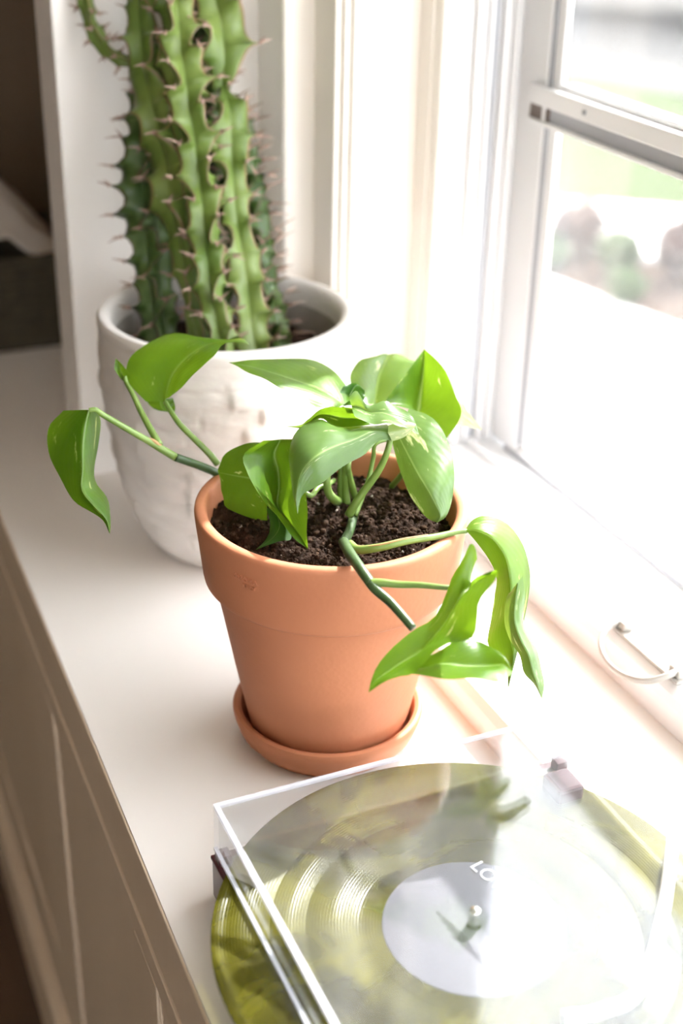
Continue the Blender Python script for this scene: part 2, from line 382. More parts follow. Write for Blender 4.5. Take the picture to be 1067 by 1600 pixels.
# floor, walls, ceiling of the room
XL = -3.2
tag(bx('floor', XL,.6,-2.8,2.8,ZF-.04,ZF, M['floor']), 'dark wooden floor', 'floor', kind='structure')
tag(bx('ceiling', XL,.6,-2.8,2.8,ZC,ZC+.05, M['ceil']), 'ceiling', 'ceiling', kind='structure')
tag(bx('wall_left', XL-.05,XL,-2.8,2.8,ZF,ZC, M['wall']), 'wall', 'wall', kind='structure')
wn = tag(empty('wall_near'), 'wall with an added window for fill light', 'wall', kind='structure')     # unseen window, added to light the end panel and pot fronts
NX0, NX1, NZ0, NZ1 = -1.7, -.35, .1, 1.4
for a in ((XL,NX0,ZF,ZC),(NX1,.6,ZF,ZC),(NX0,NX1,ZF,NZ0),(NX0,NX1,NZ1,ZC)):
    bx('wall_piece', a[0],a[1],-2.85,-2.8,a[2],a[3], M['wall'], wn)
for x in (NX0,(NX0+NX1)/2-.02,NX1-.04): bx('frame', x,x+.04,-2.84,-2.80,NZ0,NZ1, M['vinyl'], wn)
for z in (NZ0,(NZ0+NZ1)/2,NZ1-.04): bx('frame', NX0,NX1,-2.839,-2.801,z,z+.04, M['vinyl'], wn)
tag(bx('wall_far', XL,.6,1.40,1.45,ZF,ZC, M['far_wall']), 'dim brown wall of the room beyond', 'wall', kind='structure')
# end panel of the window recess, with its shaded edge
PY = .398
ep = tag(empty('wall_end'), 'white painted end panel of the window recess', 'wall', kind='structure')
bx('panel', -.0495,.1085,PY,PY+.055,0,ZC, M['paint'], ep, .0015)
# fluted casing between panel and window: one extruded piece per step
cs = tag(empty('trim_3'), 'stepped cream window casing', 'casing', kind='structure')
walk = [('W',443),('N',490),('W',522),('N',532),('W',536),('N',545),('W',549),('N',650),('W',668),('N',672),('W',684),('N',722)]
X = at(405,200,Y=PY).x; Yc = PY; steps = []
for k, px in walk:
    if k == 'W': Yc = at(px,200,X=X).y
    else:
        X2 = at(px,200,Y=Yc).x; steps.append((X, X2, Yc)); X = X2
for i, (a, b, y) in enumerate(steps):
    wdt = b-a; r = min(.0035, wdt*.3)
    arc = [(a+r-r*math.cos(t), y+r-r*math.sin(t)) for t in [PI/2*q/5 for q in range(6)]]
    yb = PY+.055
    prism_z('casing_strip' , arc+[(b,y),(b,yb),(a,yb)], 0 if a < .086 else .0232, ZC, M['trim_paint'], cs)
JY = steps[-1][2]; JX = steps[-1][1]                    # jamb plane
# window wall above the head
tag(bx('wall_right', .215,.30,-2.8,PY+.055,1.35,ZC, M['paint']), 'wall above the window', 'wall', kind='structure')
tag(bx('wall_below', .207,.30,-2.8,PY+.055,ZF,.0, M['paint']), 'wall below the window', 'wall', kind='structure')
tag(bx('wall_side', .215,.30,-2.8,-1.9,.0,1.35, M['paint']), 'wall beside the window', 'wall', kind='structure')
tag(bx('wall_beyond', .235,.30,PY+.056,1.40,ZF,ZC, M['wall']), 'wall', 'wall', kind='structure')
# ---- window
W1 = tag(empty('window_1'), 'white framed window with insect screen', 'window', kind='structure')
GX = .262; GY = .2155
jp = bx('jamb', JX,.30,JY,PY+.054,.0, 1.35, M['vinyl'], W1)
for x in (.2225,.2335,.2445,.2535):                     # raised tracks for the sashes
    bx('sash_track', x,x+.0028,JY-.0055,JY-.0002,.041,1.35, M['vinyl'], W1, .0006)
bx('track_groove', .2375,.2425,JY-.0016,JY-.0001,.041,1.35, M['grey_channel'], W1)
prism_y('bottom_rail', [(.172,.0232),(.172,.040),(.1735,.046),(.178,.0495),(.184,.0505),(.206,.0505),(.206,.0232)], -1.9, JY-.001, M['vinyl'], W1)
prism_y('sill', [(.2062,.0),(.2062,.041),(.34,.036),(.34,.0)], -1.9, JY-.001, M['vinyl'], W1)
bx('sill_rib', .236,.239,-1.9,JY-.006,.041,.047, M['vinyl'], W1, .0006)
# outer sash
bx('sash_stile', GX,GX+.012,GY+.014,JY-.0005,.042,1.35, M['vinyl'], W1, .0012)
bx('sash_stile', GX+.003,GX+.009,GY,GY+.0138,.042,1.35, M['vinyl'], W1, .002)
bx('glazing_groove', GX+.001,GX+.0028,GY+.0095,GY+.0125,.05,1.34, M['grey_channel'], W1)
bx('sash_bottom', GX,GX+.022,-1.9,GY+.0135,.0395,.046, M['vinyl'], W1, .001)
bx('sash_bottom_groove', GX-.001,GX+.003,-1.9,GY+.03,.0385,.0425, M['grey_channel'], W1)
mr = bx('meeting_rail', GX-.004,GX+.022,-1.9,GY+.030,.3155,.3285, M['vinyl'], W1, .001)
bx('rail_cap', GX+.004,GX+.018,-1.9,GY+.0005,.3286,.3325, M['vinyl'], W1, .001)
bx('rail_channel', GX-.0012,GX+.018,-1.9,GY+.012,.3055,.3153, M['grey_channel'], W1)
bx('channel_plug', GX-.0022,GX+.0,GY+.0125,GY+.029,.3055,.3153, M['brown_plug'], W1)
bx('channel_plug', GX-.0022,GX-.0013,GY+.0035,GY+.0075,.3057,.3151, M['brown_plug'], W1)
bx('channel_tab', GX-.003,GX-.0013,GY+.008,GY+.0118,.3055,.3153, M['vinyl'], W1)
bx('rail_lip', GX-.004,GX+.02,-1.9,GY+.030,.302,.3053, M['vinyl'], W1, .0008)
bx('rail_screw', GX-.0055,GX-.0041,.170,.173,.3205,.3235, M['grey_channel'], W1)
bx('pane', GX+.0055,GX+.0068,-1.9,GY+.004,.0462,.3018, M['glass'], W1)
bx('pane', GX+.0055,GX+.0068,-1.9,GY+.004,.3327,1.35, M['glass'], W1)
bx('insect_screen', GX+.0225,GX+.0229,-1.9,GY+.02,.037,1.35, M['screen'], W1)
bx('sash_stile', GX,GX+.022,-1.9,-1.86,.047,1.35, M['vinyl'], W1)
# sash lift: a flat plate with a looped pull
lf = bmesh.new()
p0, p1 = at(948,985,Z=.051), at(1046,1066,Z=.051)
ax = .1815
box(lf, ax-.004, ax+.008, p1.y-.004, p0.y+.004, .0507, .0525, .0005)
box(lf, ax-.002, ax+.006, p0.y-.008, p0.y+.002, .0525, .058, .001)
box(lf, ax-.002, ax+.006, p1.y-.002, p1.y+.008, .0525, .058, .001)
yc = (p0.y+p1.y)/2; hw = (p0.y-p1.y)/2-.001
loop = []
for i in range(25):
    a = PI*i/24
    loop.append(Vector((ax-.001-.0235*(math.sin(a)**.7), yc+hw*math.cos(a), .0565-.010*math.sin(a))))
add_tube(lf, loop, .0017, 10, flat=1.5)
obj('sash_lift', lf, M['lift_metal'], W1, True)['label'] = 'pale looped sash lift'

# ================================================================== OUTDOORS
GZ = -.9
def quad_ground(name, pts, z0, z1, m, lab, cat, parent=None):
    return tag(prism_z(name, pts, z0, z1, m, parent), lab, cat, kind='structure')
quad_ground('floor_lawn', [(.36,-14),(30,-14),(30,40),(.36,40)], GZ-.3, GZ, M['grass'], 'green lawn outside the window', 'lawn')
def g(px, py): p = at(px, py, Z=GZ); return (p.x, p.y)
def line_pts(a, b, s0, s1):
    A, B = Vector(g(*a)), Vector(g(*b)); d = (B-A).normalized(); return A-d*s0, B+d*s1
# paved terrace right outside
A, B = line_pts((850,440),(1060,520),2.5,5)
quad_ground('floor_terrace', [(.36,-6),tuple(B),tuple(A),(.36,A.y)], GZ, GZ+.02, M['concrete'], 'white sunlit paving just outside the window', 'paving')
# planting bed and path
A2, B2 = line_pts((870,400),(1060,425),1.8,4)
quad_ground('floor_bed', [tuple(A),tuple(B),tuple(B2),tuple(A2)], GZ, GZ+.012, M['mulch'], 'mulched planting bed beside the paving', 'planting bed')
A3, B3 = line_pts((895,322),(1065,335),.2,4)
quad_ground('floor_path', [tuple(Vector(g(880,392))),tuple(B2),tuple(B3),tuple(A3)], GZ, GZ+.025, M['concrete'], 'white path crossing the lawn', 'path')
A4, B4 = line_pts((880,112),(1065,150),6,8); A5, B5 = line_pts((880,82),(1060,70),8,9)
quad_ground('floor_road', [tuple(A4),tuple(B4),tuple(B4+Vector((12,8))),(A4.x+8,A4.y+14)], GZ, GZ+.01, M['asphalt'], 'pale road beyond the lawn', 'road')

def shrub(cx, cy, r, h, m, seed, lab, grp):
    rnd = random.Random(seed)
    root = tag(empty('shrub', (cx,cy,GZ+.01)), lab, 'shrub', grp)
    bm = bmesh.new()
    for k in range(7):
        a = rnd.uniform(0,2*PI); q = rnd.uniform(0,r*.5)
        add_tube(bm, [Vector((0,0,0)), Vector((q*math.cos(a)*.5,q*math.sin(a)*.5,h*.45)), Vector((q*math.cos(a)*1.6,q*math.sin(a)*1.6,h*.85))], [.008,.006,.003], 5)
    obj('branch', bm, M['mulch'], root)
    bm = bmesh.new()
    for k in range(520):
        d = Vector((rnd.gauss(0,1),rnd.gauss(0,1),rnd.gauss(0,1))).normalized()*rnd.uniform(.55,1)
        p = Vector((d.x*r, d.y*r, h*.55+d.z*h*.48))
        s = rnd.uniform(.016,.034); u = Vector((rnd.gauss(0,1),rnd.gauss(0,1),rnd.gauss(0,.6))).normalized(); v = u.cross(d).normalized()
        bm.faces.new([bm.verts.new(q) for q in (p-u*s, p+v*s*.5, p+u*s, p-v*s*.5)])
    o = obj('foliage', bm, m, root, recalc=False); o['kind'] = 'stuff'
    return root
k = 0
for px, py, r, h, mm, lab in ((900,405,.105,.19,'bush_red','russet shrub in the planting bed outside, nearest the window frame'),
                         (850,425,.07,.12,'bush_green','small light green shrub in the bed outside, tight against the window frame'),
                         (962,436,.07,.16,'bush_green','light green shrub in the bed outside, between two russet shrubs'),
                         (1058,445,.09,.21,'bush_red','russet shrub in the bed outside at the right edge of the view'),
                         (975,478,.055,.11,'bush_green','low green shrub in front of the others, at the edge of the paving')):
    x, y = g(px, py); shrub(x, y, r, h, M[mm], 40+k, lab, 'shrubs in the planting bed outside'); k += 1
# parked car at the far side of the road
def car(x, y, rz):
    r = tag(empty('car', (x,y,GZ+.01), rz), 'dark grey car parked beyond the road, far out of focus', 'car')
    prof = [(-2.1,.35),(-2.15,.75),(-1.9,.9),(-1.3,.95),(-.75,1.4),(.75,1.42),(1.35,.98),(2.0,.88),(2.15,.6),(2.1,.35)]
    bm = bmesh.new(); a = [bm.verts.new((px,-.85,pz)) for px,pz in prof]; b = [bm.verts.new((px,.85,pz)) for px,pz in prof]
    n = len(prof)
    for i in range(n): bm.faces.new((a[i],a[(i+1)%n],b[(i+1)%n],b[i]))
    bm.faces.new(a[::-1]); bm.faces.new(b)
    bmesh.ops.bevel(bm, geom=list(bm.edges), offset=.06, segments=2, affect='EDGES')
    obj('body', bm, M['car_paint'], r, True)
    for s in (-1,1):
        bm = bmesh.new(); vs = [bm.verts.new((px,s*.862,pz)) for px,pz in ((-1.15,.97),(-.68,1.33),(.68,1.35),(1.15,.98))]
        f = bm.faces.new(vs); ex = bmesh.ops.extrude_face_region(bm, geom=[f]); bmesh.ops.translate(bm, verts=[v for v in ex['geom'] if isinstance(v, bmesh.types.BMVert)], vec=(0,-s*.02,0))
        obj('side_window', bm, M['car_glass'], r)
    for wx in (-1.35,1.35):
        for s in (-.8,.8):
            bm = bmesh.new(); bmesh.ops.create_cone(bm, cap_ends=True, segments=20, radius1=.33, radius2=.33, depth=.2, matrix=Matrix.Translation((wx,s,.33)) @ Matrix.Rotation(PI/2,4,'X'))
            obj('wheel', bm, M['tyre'], r)
x, y = g(905, 55); car(x+.6, y+1.0, math.radians(-48))

# ================================================================== OBJECTS
# ---- cactus pot
CPX, CPY = .027, .252
cp = tag(empty('ceramic_pot', (CPX,CPY,0)), 'large off-white ceramic pot with brushed relief, holding the cactus', 'pot')
prof_o = [(0,0),(.040,0),(.051,.0012),(.0575,.006),(.065,.017),(.0715,.034),(.0775,.055),(.0825,.080),(.0862,.105),(.0888,.130),(.0902,.155),(.0905,.168)]
fine = []
for i in range(len(prof_o)-1):
    p0 = prof_o[max(i-1,0)]; p1 = prof_o[i]; p2 = prof_o[i+1]; p3 = prof_o[min(i+2,len(prof_o)-1)]
    nn = 2 if i < 3 else 9
    for q in range(nn):
        t = q/nn; fine.append((cr_(p0[0],p1[0],p2[0],p3[0],t) if i > 2 else p1[0]+(p2[0]-p1[0])*t, cr_(p0[1],p1[1],p2[1],p3[1],t) if i > 2 else p1[1]+(p2[1]-p1[1])*t))
fine.append(prof_o[-1])
def hsh(a, b): v = math.sin(a*127.1+b*311.7)*43758.5453; return v-math.floor(v)
def dab(a, z, r):                                        # slanted rectangular dabs of clay
    if z < .012 or z > .166: return 0
    fade = min(1, (z-.012)/.01, (.166-z)/.012)
    zz = z + .0035*math.sin(a*2.0+.6); row = math.floor(zz/.0145); fz = zz/.0145-row
    ca = a*.085/.038 + hsh(row,3.1)*3; col = math.floor(ca); fa = ca-col
    h1 = hsh(row,col)
    e = min(1, fz/.12, (1-fz)/.3)*min(1, fa/.06)*(1-.65*fa)
    return fade*(.0042*(.25+.75*h1)*max(0,e) + .0022*abs(noise.noise(Vector((a*3+z*14, z*150+a*1.2, 2)))) + .0003*noise.noise(Vector((a*30,z*500,5))))
lathe('body', fine+[(.0905,.1755)], M['ceramic'], cp, seg=256, wob=dab, sharp=70)
lathe('rim', [(.0905,.1752),(.0912,.1785),(.0908,.1825),(.0890,.1850),(.0860,.1855),(.0832,.1842),(.0815,.181),(.0806,.176),(.0800,.168)], M['ceramic'], cp, seg=128)
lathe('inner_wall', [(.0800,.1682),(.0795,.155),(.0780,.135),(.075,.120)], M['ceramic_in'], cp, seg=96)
def soil_disc(name, r, z, parent, seed, amp, res=90, m='soil'):
    bm = bmesh.new(); R = [[bm.verts.new((0,0,z+amp*noise.fractal(Vector((seed,0,0)),1,2,4)))]]
    for i in range(1, res//2+1):
        rr = r*i/(res//2); ring = []
        for k in range(res*2):
            a = 2*PI*k/(res*2); x, y = rr*math.cos(a), rr*math.sin(a); v = Vector((x*38+seed, y*38, 0))
            h = amp*(noise.fractal(v,1,2,5)+.6*abs(noise.noise(v*3.1))+.45*noise.noise(v*7.7)+.3*noise.noise(v*17))
            ring.append(bm.verts.new((x,y,z+h)))
        R.append(ring)
    n = res*2
    for k in range(n): bm.faces.new((R[0][0],R[1][k],R[1][(k+1)%n]))
    for A_, B_ in zip(R[1:], R[2:]):
        for k in range(n): bm.faces.new((A_[k],B_[k],B_[(k+1)%n],A_[(k+1)%n]))
    return obj(name, bm, M[m], parent, True)
soil_disc('soil', .0772, .150, cp, 5, .0025, 50)['kind'] = 'stuff'

# ---- cactus
CT = at(330,500,Z=.152)
cc = tag(empty('cactus', (CPX-.015,CPY,.150)), 'tall green candelabra cactus with winged spiny ribs, in the large pale pot', 'cactus')
cc_loc = Vector(cc.location)
def cactus_stem(pix, ribs, phase, twist, m, seed, tooth=.021, spl=.0085, spike=1.0, core=.24, n_over=None):
    """pix: (px, py, depth, half width in px)"""
    rnd = random.Random(seed)
    pts = [at(a,b,d=d) for a,b,d,_ in pix]; rr = [1.14*w_*d/F for _,_,d,w_ in pix]
    length = sum((q-p).length for p, q in zip(pts, pts[1:])); n = max(24, int(length/.0026))
    ax_ = spline(pts, n); rad = [v.x for v in spline([Vector((r,0,0)) for r in rr], n)]
    q = 7; seg = ribs*2*q
    bm = bmesh.new(); lay = bm.verts.layers.float.new('edge'); rings = []; spb = bmesh.new()
    off = [rnd.random() for _ in range(ribs)]; prev = None; s = 0; last = [None]*ribs
    for i in range(n+1):
        p = ax_[i]; t = (ax_[min(i+1,n)]-ax_[max(i-1,0)]).normalized()
        if i: s += (p-ax_[i-1]).length
        nrm = t.cross(Vector((0,1,0))).normalized() if prev is None else (prev-t*prev.dot(t)).normalized()
        prev = nrm; bn = t.cross(nrm); ring = []
        R_ = rad[i]*(1+.08*math.sin(s*55+seed))
        endt = min(1, (n-i)/6+.15)
        for k in range(seg):
            rib = k//(2*q); u = (k%(2*q))/q        # 0..2, rib edge at u=1
            e = 1-abs(u-1)                          # 0 valley .. 1 edge
            ph = s/tooth+off[rib]; fr = ph-math.floor(ph)
            tk = math.floor(ph); toothf = .66+(.26+.26*hsh(rib+seed,tk))*(1-abs(2*fr-1))**1.7
            prof = core+(toothf-core)*(e**2.3*.75+e*.25)
            sway = .40*math.sin(ph*PI*.9+rib*1.7+seed)*e + .20*math.sin(ph*2*PI+rib)*e**2
            ang = phase+twist*s+2*PI*(rib+u/2)/ribs+sway
            r_ = R_*prof*endt
            v = bm.verts.new(p+(nrm*math.cos(ang)+bn*math.sin(ang))*r_ + t*(.003*e*math.sin(ph*2*PI)))
            v[lay] = e; ring.append(v)
            if e == 1:
                fl = math.floor(ph+.5)
                if last[rib] is not None and fl != last[rib]:
                    o_ = (nrm*math.cos(ang)+bn*math.sin(ang)); sd = t.cross(o_)
                    for sg in (-1,1):
                        dr = (o_*1.0+sd*sg*(.65+.3*rnd.random())+t*rnd.uniform(-.35,.5)).normalized()
                        L_ = spl*rnd.uniform(.7,1.25)*spike
                        b0 = v.co - o_*.001
                        add_tube(spb, [b0, b0+dr*L_*.55+t*.0003, b0+dr*L_], [.0009,.0006,.0001], 5)
                    b0 = v.co-o_*.0012
                    add_tube(spb, [b0-t*.0016, b0+o_*.0006, b0+t*.0016], [.0006,.0014,.0006], 6)
                last[rib] = fl
        rings.append(ring)
    for A_, B_ in zip(rings, rings[1:]):
        for k in range(seg): bm.faces.new((A_[k],A_[(k+1)%seg],B_[(k+1)%seg],B_[k]))
    bm.faces.new(rings[0][::-1]); bm.faces.new(rings[-1])
    for b_ in (bm, spb):
        for v in b_.verts: v.co -= cc_loc
    st = obj('stem', bm, M[m], cc, True)
    so_ = obj('spines', spb, M['spine'], st); so_['kind'] = 'stuff'
    return st
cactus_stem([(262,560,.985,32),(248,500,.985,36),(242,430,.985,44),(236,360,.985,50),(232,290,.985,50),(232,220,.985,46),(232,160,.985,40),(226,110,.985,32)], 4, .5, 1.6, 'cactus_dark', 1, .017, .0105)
cactus_stem([(318,560,.955,22),(303,480,.955,26),(292,400,.955,32),(280,320,.955,46),(270,250,.955,56),(255,190,.955,54),(238,130,.955,44),(228,70,.955,34),(222,0,.955,30),(218,-80,.955,28),(215,-220,.955,25)], 3, 2.2, 2.2, 'cactus', 2, .024)
cactus_stem([(360,570,.935,26),(345,520,.935,32),(330,440,.935,34),(322,360,.935,36),(312,280,.935,42),(300,200,.935,44),(285,110,.935,42),(275,20,.935,38),(270,-80,.935,34),(265,-200,.935,30)], 4, .9, 3.0, 'cactus', 3, .019)
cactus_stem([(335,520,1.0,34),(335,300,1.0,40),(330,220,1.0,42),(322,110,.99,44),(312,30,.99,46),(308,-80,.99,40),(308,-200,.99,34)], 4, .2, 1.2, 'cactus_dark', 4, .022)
cactus_stem([(405,570,.955,34),(392,520,.955,36),(383,440,.955,36),(370,360,.955,34),(362,290,.955,32),(358,230,.955,40),(356,180,.955,38),(348,135,.955,22)], 3, 3.6, .6, 'cactus', 5, .021)
cactus_stem([(347,136,.955,20),(350,90,.955,42),(343,40,.955,48),(332,-20,.955,44),(325,-100,.955,36),(322,-210,.955,30)], 3, 3.3, 1.0, 'cactus', 6, .026)
cactus_stem([(212,98,.965,10),(190,92,.965,13),(165,74,.965,16),(147,45,.965,18),(136,10,.965,18),(128,-30,.965,17),(124,-90,.965,12)], 3, 1.0, 2, 'cactus', 7, .012, .0065)
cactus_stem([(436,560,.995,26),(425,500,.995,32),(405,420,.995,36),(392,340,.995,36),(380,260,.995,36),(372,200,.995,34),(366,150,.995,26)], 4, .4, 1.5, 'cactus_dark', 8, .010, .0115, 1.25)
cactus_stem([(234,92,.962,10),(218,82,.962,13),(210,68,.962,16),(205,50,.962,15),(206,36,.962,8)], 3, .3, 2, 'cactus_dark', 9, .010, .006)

# ---- terracotta saucer, pot, soil
sa = lathe('saucer', [(0,0),(.046,0),(.0495,.0015),(.0545,.008),(.0572,.0165),(.0578,.0195),(.0570,.0215),(.0550,.0220),(.0528,.0210),(.0515,.0180),(.0500,.0105),(.0480,.0065),(.045,.0050),(0,.0048)], M['terracotta'], seg=128)
tag(sa, 'round terracotta saucer under the terracotta pot', 'saucer')
tp = tag(empty('terracotta_pot', (0,0,.005)), 'orange terracotta flower pot with thick rim, holding the trailing pothos', 'pot')
H = .150                                               # local heights; rim top at .155 in the world
lathe('body', [(0,.0),(.043,0),(.0458,.0012),(.0472,.0042),(.0505,.0200),(.0560,.0480),(.0612,.0760),(.0660,.1010),(.0675,.1085),(.0650,.1085),(.0600,.0900),(.045,.012),(0,.010)], M['terracotta'], tp, seg=160)
rimo = lathe('rim', [(.0655,.1080),(.0700,.1070),(.0718,.1072),(.0727,.1084),(.0732,.1110),(.0752,.1300),(.0764,.1400),(.0769,.1450),(.0771,.1478),(.0768,.1495),(.0758,.1504),(.0742,.1508),(.0722,.1507),(.0708,.1500),(.0700,.1484),(.0696,.1440),(.0672,.1150),(.0655,.1085)], M['terracotta'], tp, seg=192, sharp=60)
sd = soil_disc('soil', .0688, .1345, tp, 2, .0046, 150); sd['kind'] = 'stuff'
def zsoil(x, y): return .1385
rnd = random.Random(9); bm = bmesh.new(); bp_ = bmesh.new()
for k in range(2600):
    a = rnd.uniform(0,2*PI); r = .066*math.sqrt(rnd.random()); s = rnd.choice((.0005,.0006,.0006,.0008,.0008,.0011,.0018))*rnd.uniform(.7,1.3)
    x, y = r*math.cos(a), r*math.sin(a)
    v = Vector((x*38+2, y*38, 0)); h = .1345+.0046*(noise.fractal(v,1,2,5)+.6*abs(noise.noise(v*3.1))+.45*noise.noise(v*7.7)+.3*noise.noise(v*17))
    tgt = bp_ if rnd.random() < .007 else bm
    mt = Matrix.Translation((x,y,h+s*.3)) @ Matrix.Rotation(rnd.uniform(0,6),4,Vector((rnd.random(),rnd.random(),1)).normalized()) @ Matrix.Diagonal((s*rnd.uniform(.7,1.4),s,s*rnd.uniform(.6,1),1))
    res = bmesh.ops.create_icosphere(tgt, subdivisions=1, radius=1, matrix=mt)
    for vv in res['verts']: vv.co += Vector((rnd.gauss(0,1),rnd.gauss(0,1),rnd.gauss(0,1)))*s*.16
obj('soil_crumbs', bm, M['soil_clod'], tp, True)['kind'] = 'stuff'
obj('grit', bp_, M['perlite'], tp, True)['kind'] = 'stuff'
def text_obj(name, body, size, m, parent, extrude, wrap=None, loc=None, rot=None):
    cu = bpy.data.curves.new(name, 'FONT'); cu.body = body; cu.size = size; cu.extrude = extrude; cu.align_x = 'CENTER'
    o = bpy.data.objects.new(name, cu); C.objects.link(o)
    bpy.context.view_layer.update()
    me = bpy.data.meshes.new_from_object(o.evaluated_get(bpy.context.evaluated_depsgraph_get()))
    bpy.data.objects.remove(o); me.materials.clear()
    if wrap: wrap(me)
    r = link(name, me, m, parent)
    if loc: r.location = loc
    if rot: r.rotation_euler = rot
    return r
def wrap_rim(a0, z0):
    def f(me):
        for v in me.vertices:
            x, y, z = v.co; rr = .0732+(z0+y-.111)*.105+z-.00005
            v.co = (rr*math.cos(a0+x/rr), rr*math.sin(a0+x/rr), z0+y)
    return f
sp_ = at(383,900,Z=.138); a0 = math.atan2(sp_.y, sp_.x)
p_l = at(383,896,Y=-.055)
a0 = math.radians(210)
text_obj('stamp', 'deROMA', .0042, M['terracotta'], tp, .0009, wrap_rim(a0, .1345))
text_obj('stamp', 'ITALY', .0034, M['terracotta'], tp, .0009, wrap_rim(a0+.03, .1305))

# ---- pothos
pl = tag(empty('pothos_plant', (0,0,.142)), 'trailing golden pothos with variegated heart-shaped leaves, in the terracotta pot', 'plant')
PL = Vector(pl.location)
def Z2(x, y): return (40+x/2.052, 500+y/2.052)
def Z3(x, y): return (340+x/2.5405, 530+y/2.5405)
def Z4(x, y): return (500+x/2.6675, 760+y/2.6675)
def Z5(x, y): return (420+x/4.446, 600+y/4.446)
def leaf(zf, rows, d, m='leaf', bow=.10, tip=None, nr=26, wave=.0006, seed=0, lab=None):
    """rows: base to tip, (L, M, R) pixel pairs; d: (dL, dM, dR) depth at the base and at the tip"""
    k = len(rows)
    def pt(p, dd): x, y = zf(*p); return at(x, y, d=dd)
    cols = []
    for c in range(3):
        cps = []
        for i, row in enumerate(rows):
            t = i/(k-1)
            if len(d) == 2: dd = d[0][c]*(1-t)+d[1][c]*t
            else:
                u = t*2; dd = d[0][c]*(1-u)+d[1][c]*u if u < 1 else d[1][c]*(2-u)+d[2][c]*(u-1)
            p = row[c] if len(row) == 3 else row[0]
            if len(row) == 1:                      # tip: one point
                dd = (d[-1][1])
            cps.append(pt(p, dd))
        cols.append(spline(cps, nr))
    nc = 8; bm = bmesh.new(); uvl = bm.loops.layers.uv.new('UVMap'); grid = []
    rn = random.Random(seed)
    ph = rn.uniform(0,6)
    for i in range(nr+1):
        Lp, Mp, Rp = cols[0][i], cols[1][i], cols[2][i]; t = i/nr; row = []
        up = (cols[1][min(i+1,nr)]-cols[1][max(i-1,0)])
        nrm = (Rp-Lp).cross(up)
        nrm = nrm.normalized() if nrm.length > 1e-9 else Vector((0,0,1))
        if nrm.dot(CAM-Mp) < 0: nrm = -nrm
        for j in range(-nc, nc+1):
            s = abs(j)/nc; E_ = Lp if j < 0 else Rp; p = Mp.lerp(E_, s); wd = (E_-Mp).length
            p = p + nrm*(bow*wd*math.sin(s*PI)*.8 + wave*math.sin(t*17+ph+(j>0)*2)*s*s*min(1,wd/.01))
            row.append(bm.verts.new(p-PL))
        grid.append(row)
    for i in range(nr):
        for j in range(2*nc):
            f = bm.faces.new((grid[i][j],grid[i][j+1],grid[i+1][j+1],grid[i+1][j]))
            for lp, (a, b) in zip(f.loops, ((i,j),(i,j+1),(i+1,j+1),(i+1,j))):
                lp[uvl].uv = (b/(2*nc), a/nr)
    bmesh.ops.remove_doubles(bm, verts=bm.verts, dist=1e-6)
    o = obj('leaf', bm, M[m], pl, True)
    if lab: o['label'] = lab
    return o
def stem(zf, pts, r0, r1, m='stem', name='petiole', mid=None, seg=10):
    ps = []
    for p in pts:
        x, y = zf(p[0], p[1]); ps.append((at(x,y,Z=.139) if p[2] == 's' else at(x,y,d=p[2]))-PL)
    return tube(name, ps, r0, r1, M[m], pl, 26, seg, mid)
# A far left hanging leaf
leaf(Z2, [[(120,290),(203,288),(232,292)],[(74,345),(190,345),(242,330)],[(76,430),(183,420),(232,400)],[(110,508),(183,480),(222,470)],[(152,574),(180,545),(228,525)],[(205,614),(222,600),(262,575)],[(250,646),(258,640),(274,625)],[(270,687)]],
     [(.775,.755,.79),(.765,.750,.785),(.75,.75,.755)], seed=1)
# B upper left
leaf(Z2, [[(385,262),(447,262),(462,250)],[(329,195),(455,225),(490,225)],[(333,120),(470,180),(527,185)],[(398,70),(500,138),(564,155)],[(480,44),(545,100),(602,115)],[(565,57),(595,76),(625,84)],[(640,66),(645,70),(650,76)],[(695,60),(697,65),(694,70)],[(717,80)]],
     [(.80,.80,.785),(.83,.805,.785),(.81,.81,.81)], seed=2)
leaf(Z2, [[(385,255),(430,256),(472,250)],[(400,276),(437,282),(478,268)],[(425,290),(450,292),(480,285)],[(476,297)]], [(.825,.82,.825),(.82,.82,.82)], seed=3)
leaf(Z2, [[(306,190),(320,200),(336,192)],[(286,160),(306,165),(332,172)],[(286,138),(298,142),(316,150)],[(289,122)]], [(.80,.805,.80),(.80,.80,.80)], seed=4)
# C long pointed, upper left of the crown
leaf(Z3, [[(482,270),(498,262),(530,240)],[(405,277),(470,235),(508,185)],[(320,227),(400,195),(460,120)],[(230,182),(310,165),(370,84)],[(160,149),(220,135),(260,74)],[(100,118),(130,108),(150,84)],[(42,92)]],
     [(.775,.785,.80),(.765,.79,.83),(.79,.79,.79)], 'leaf', bow=.06, seed=5)
leaf(Z3, [[(488,262),(500,266),(540,264)],[(487,210),(525,222),(577,246)],[(508,182),(545,188),(584,214)],[(545,175),(556,180),(572,192)]], [(.79,.80,.79),(.80,.805,.80)], 'leaf_dark', seed=6)
# D rounded glossy at the back
leaf(Z3, [[(585,257),(620,262),(675,247)],[(540,205),(630,210),(720,185)],[(525,150),(640,150),(762,130)],[(548,100),(660,105),(784,92)],[(585,76),(672,78),(762,78)],[(640,62),(680,60),(725,62)]],
     [(.84,.845,.84),(.865,.87,.87)], 'leaf_silver', bow=.12, seed=7, lab='glossy silvery leaf at the back')
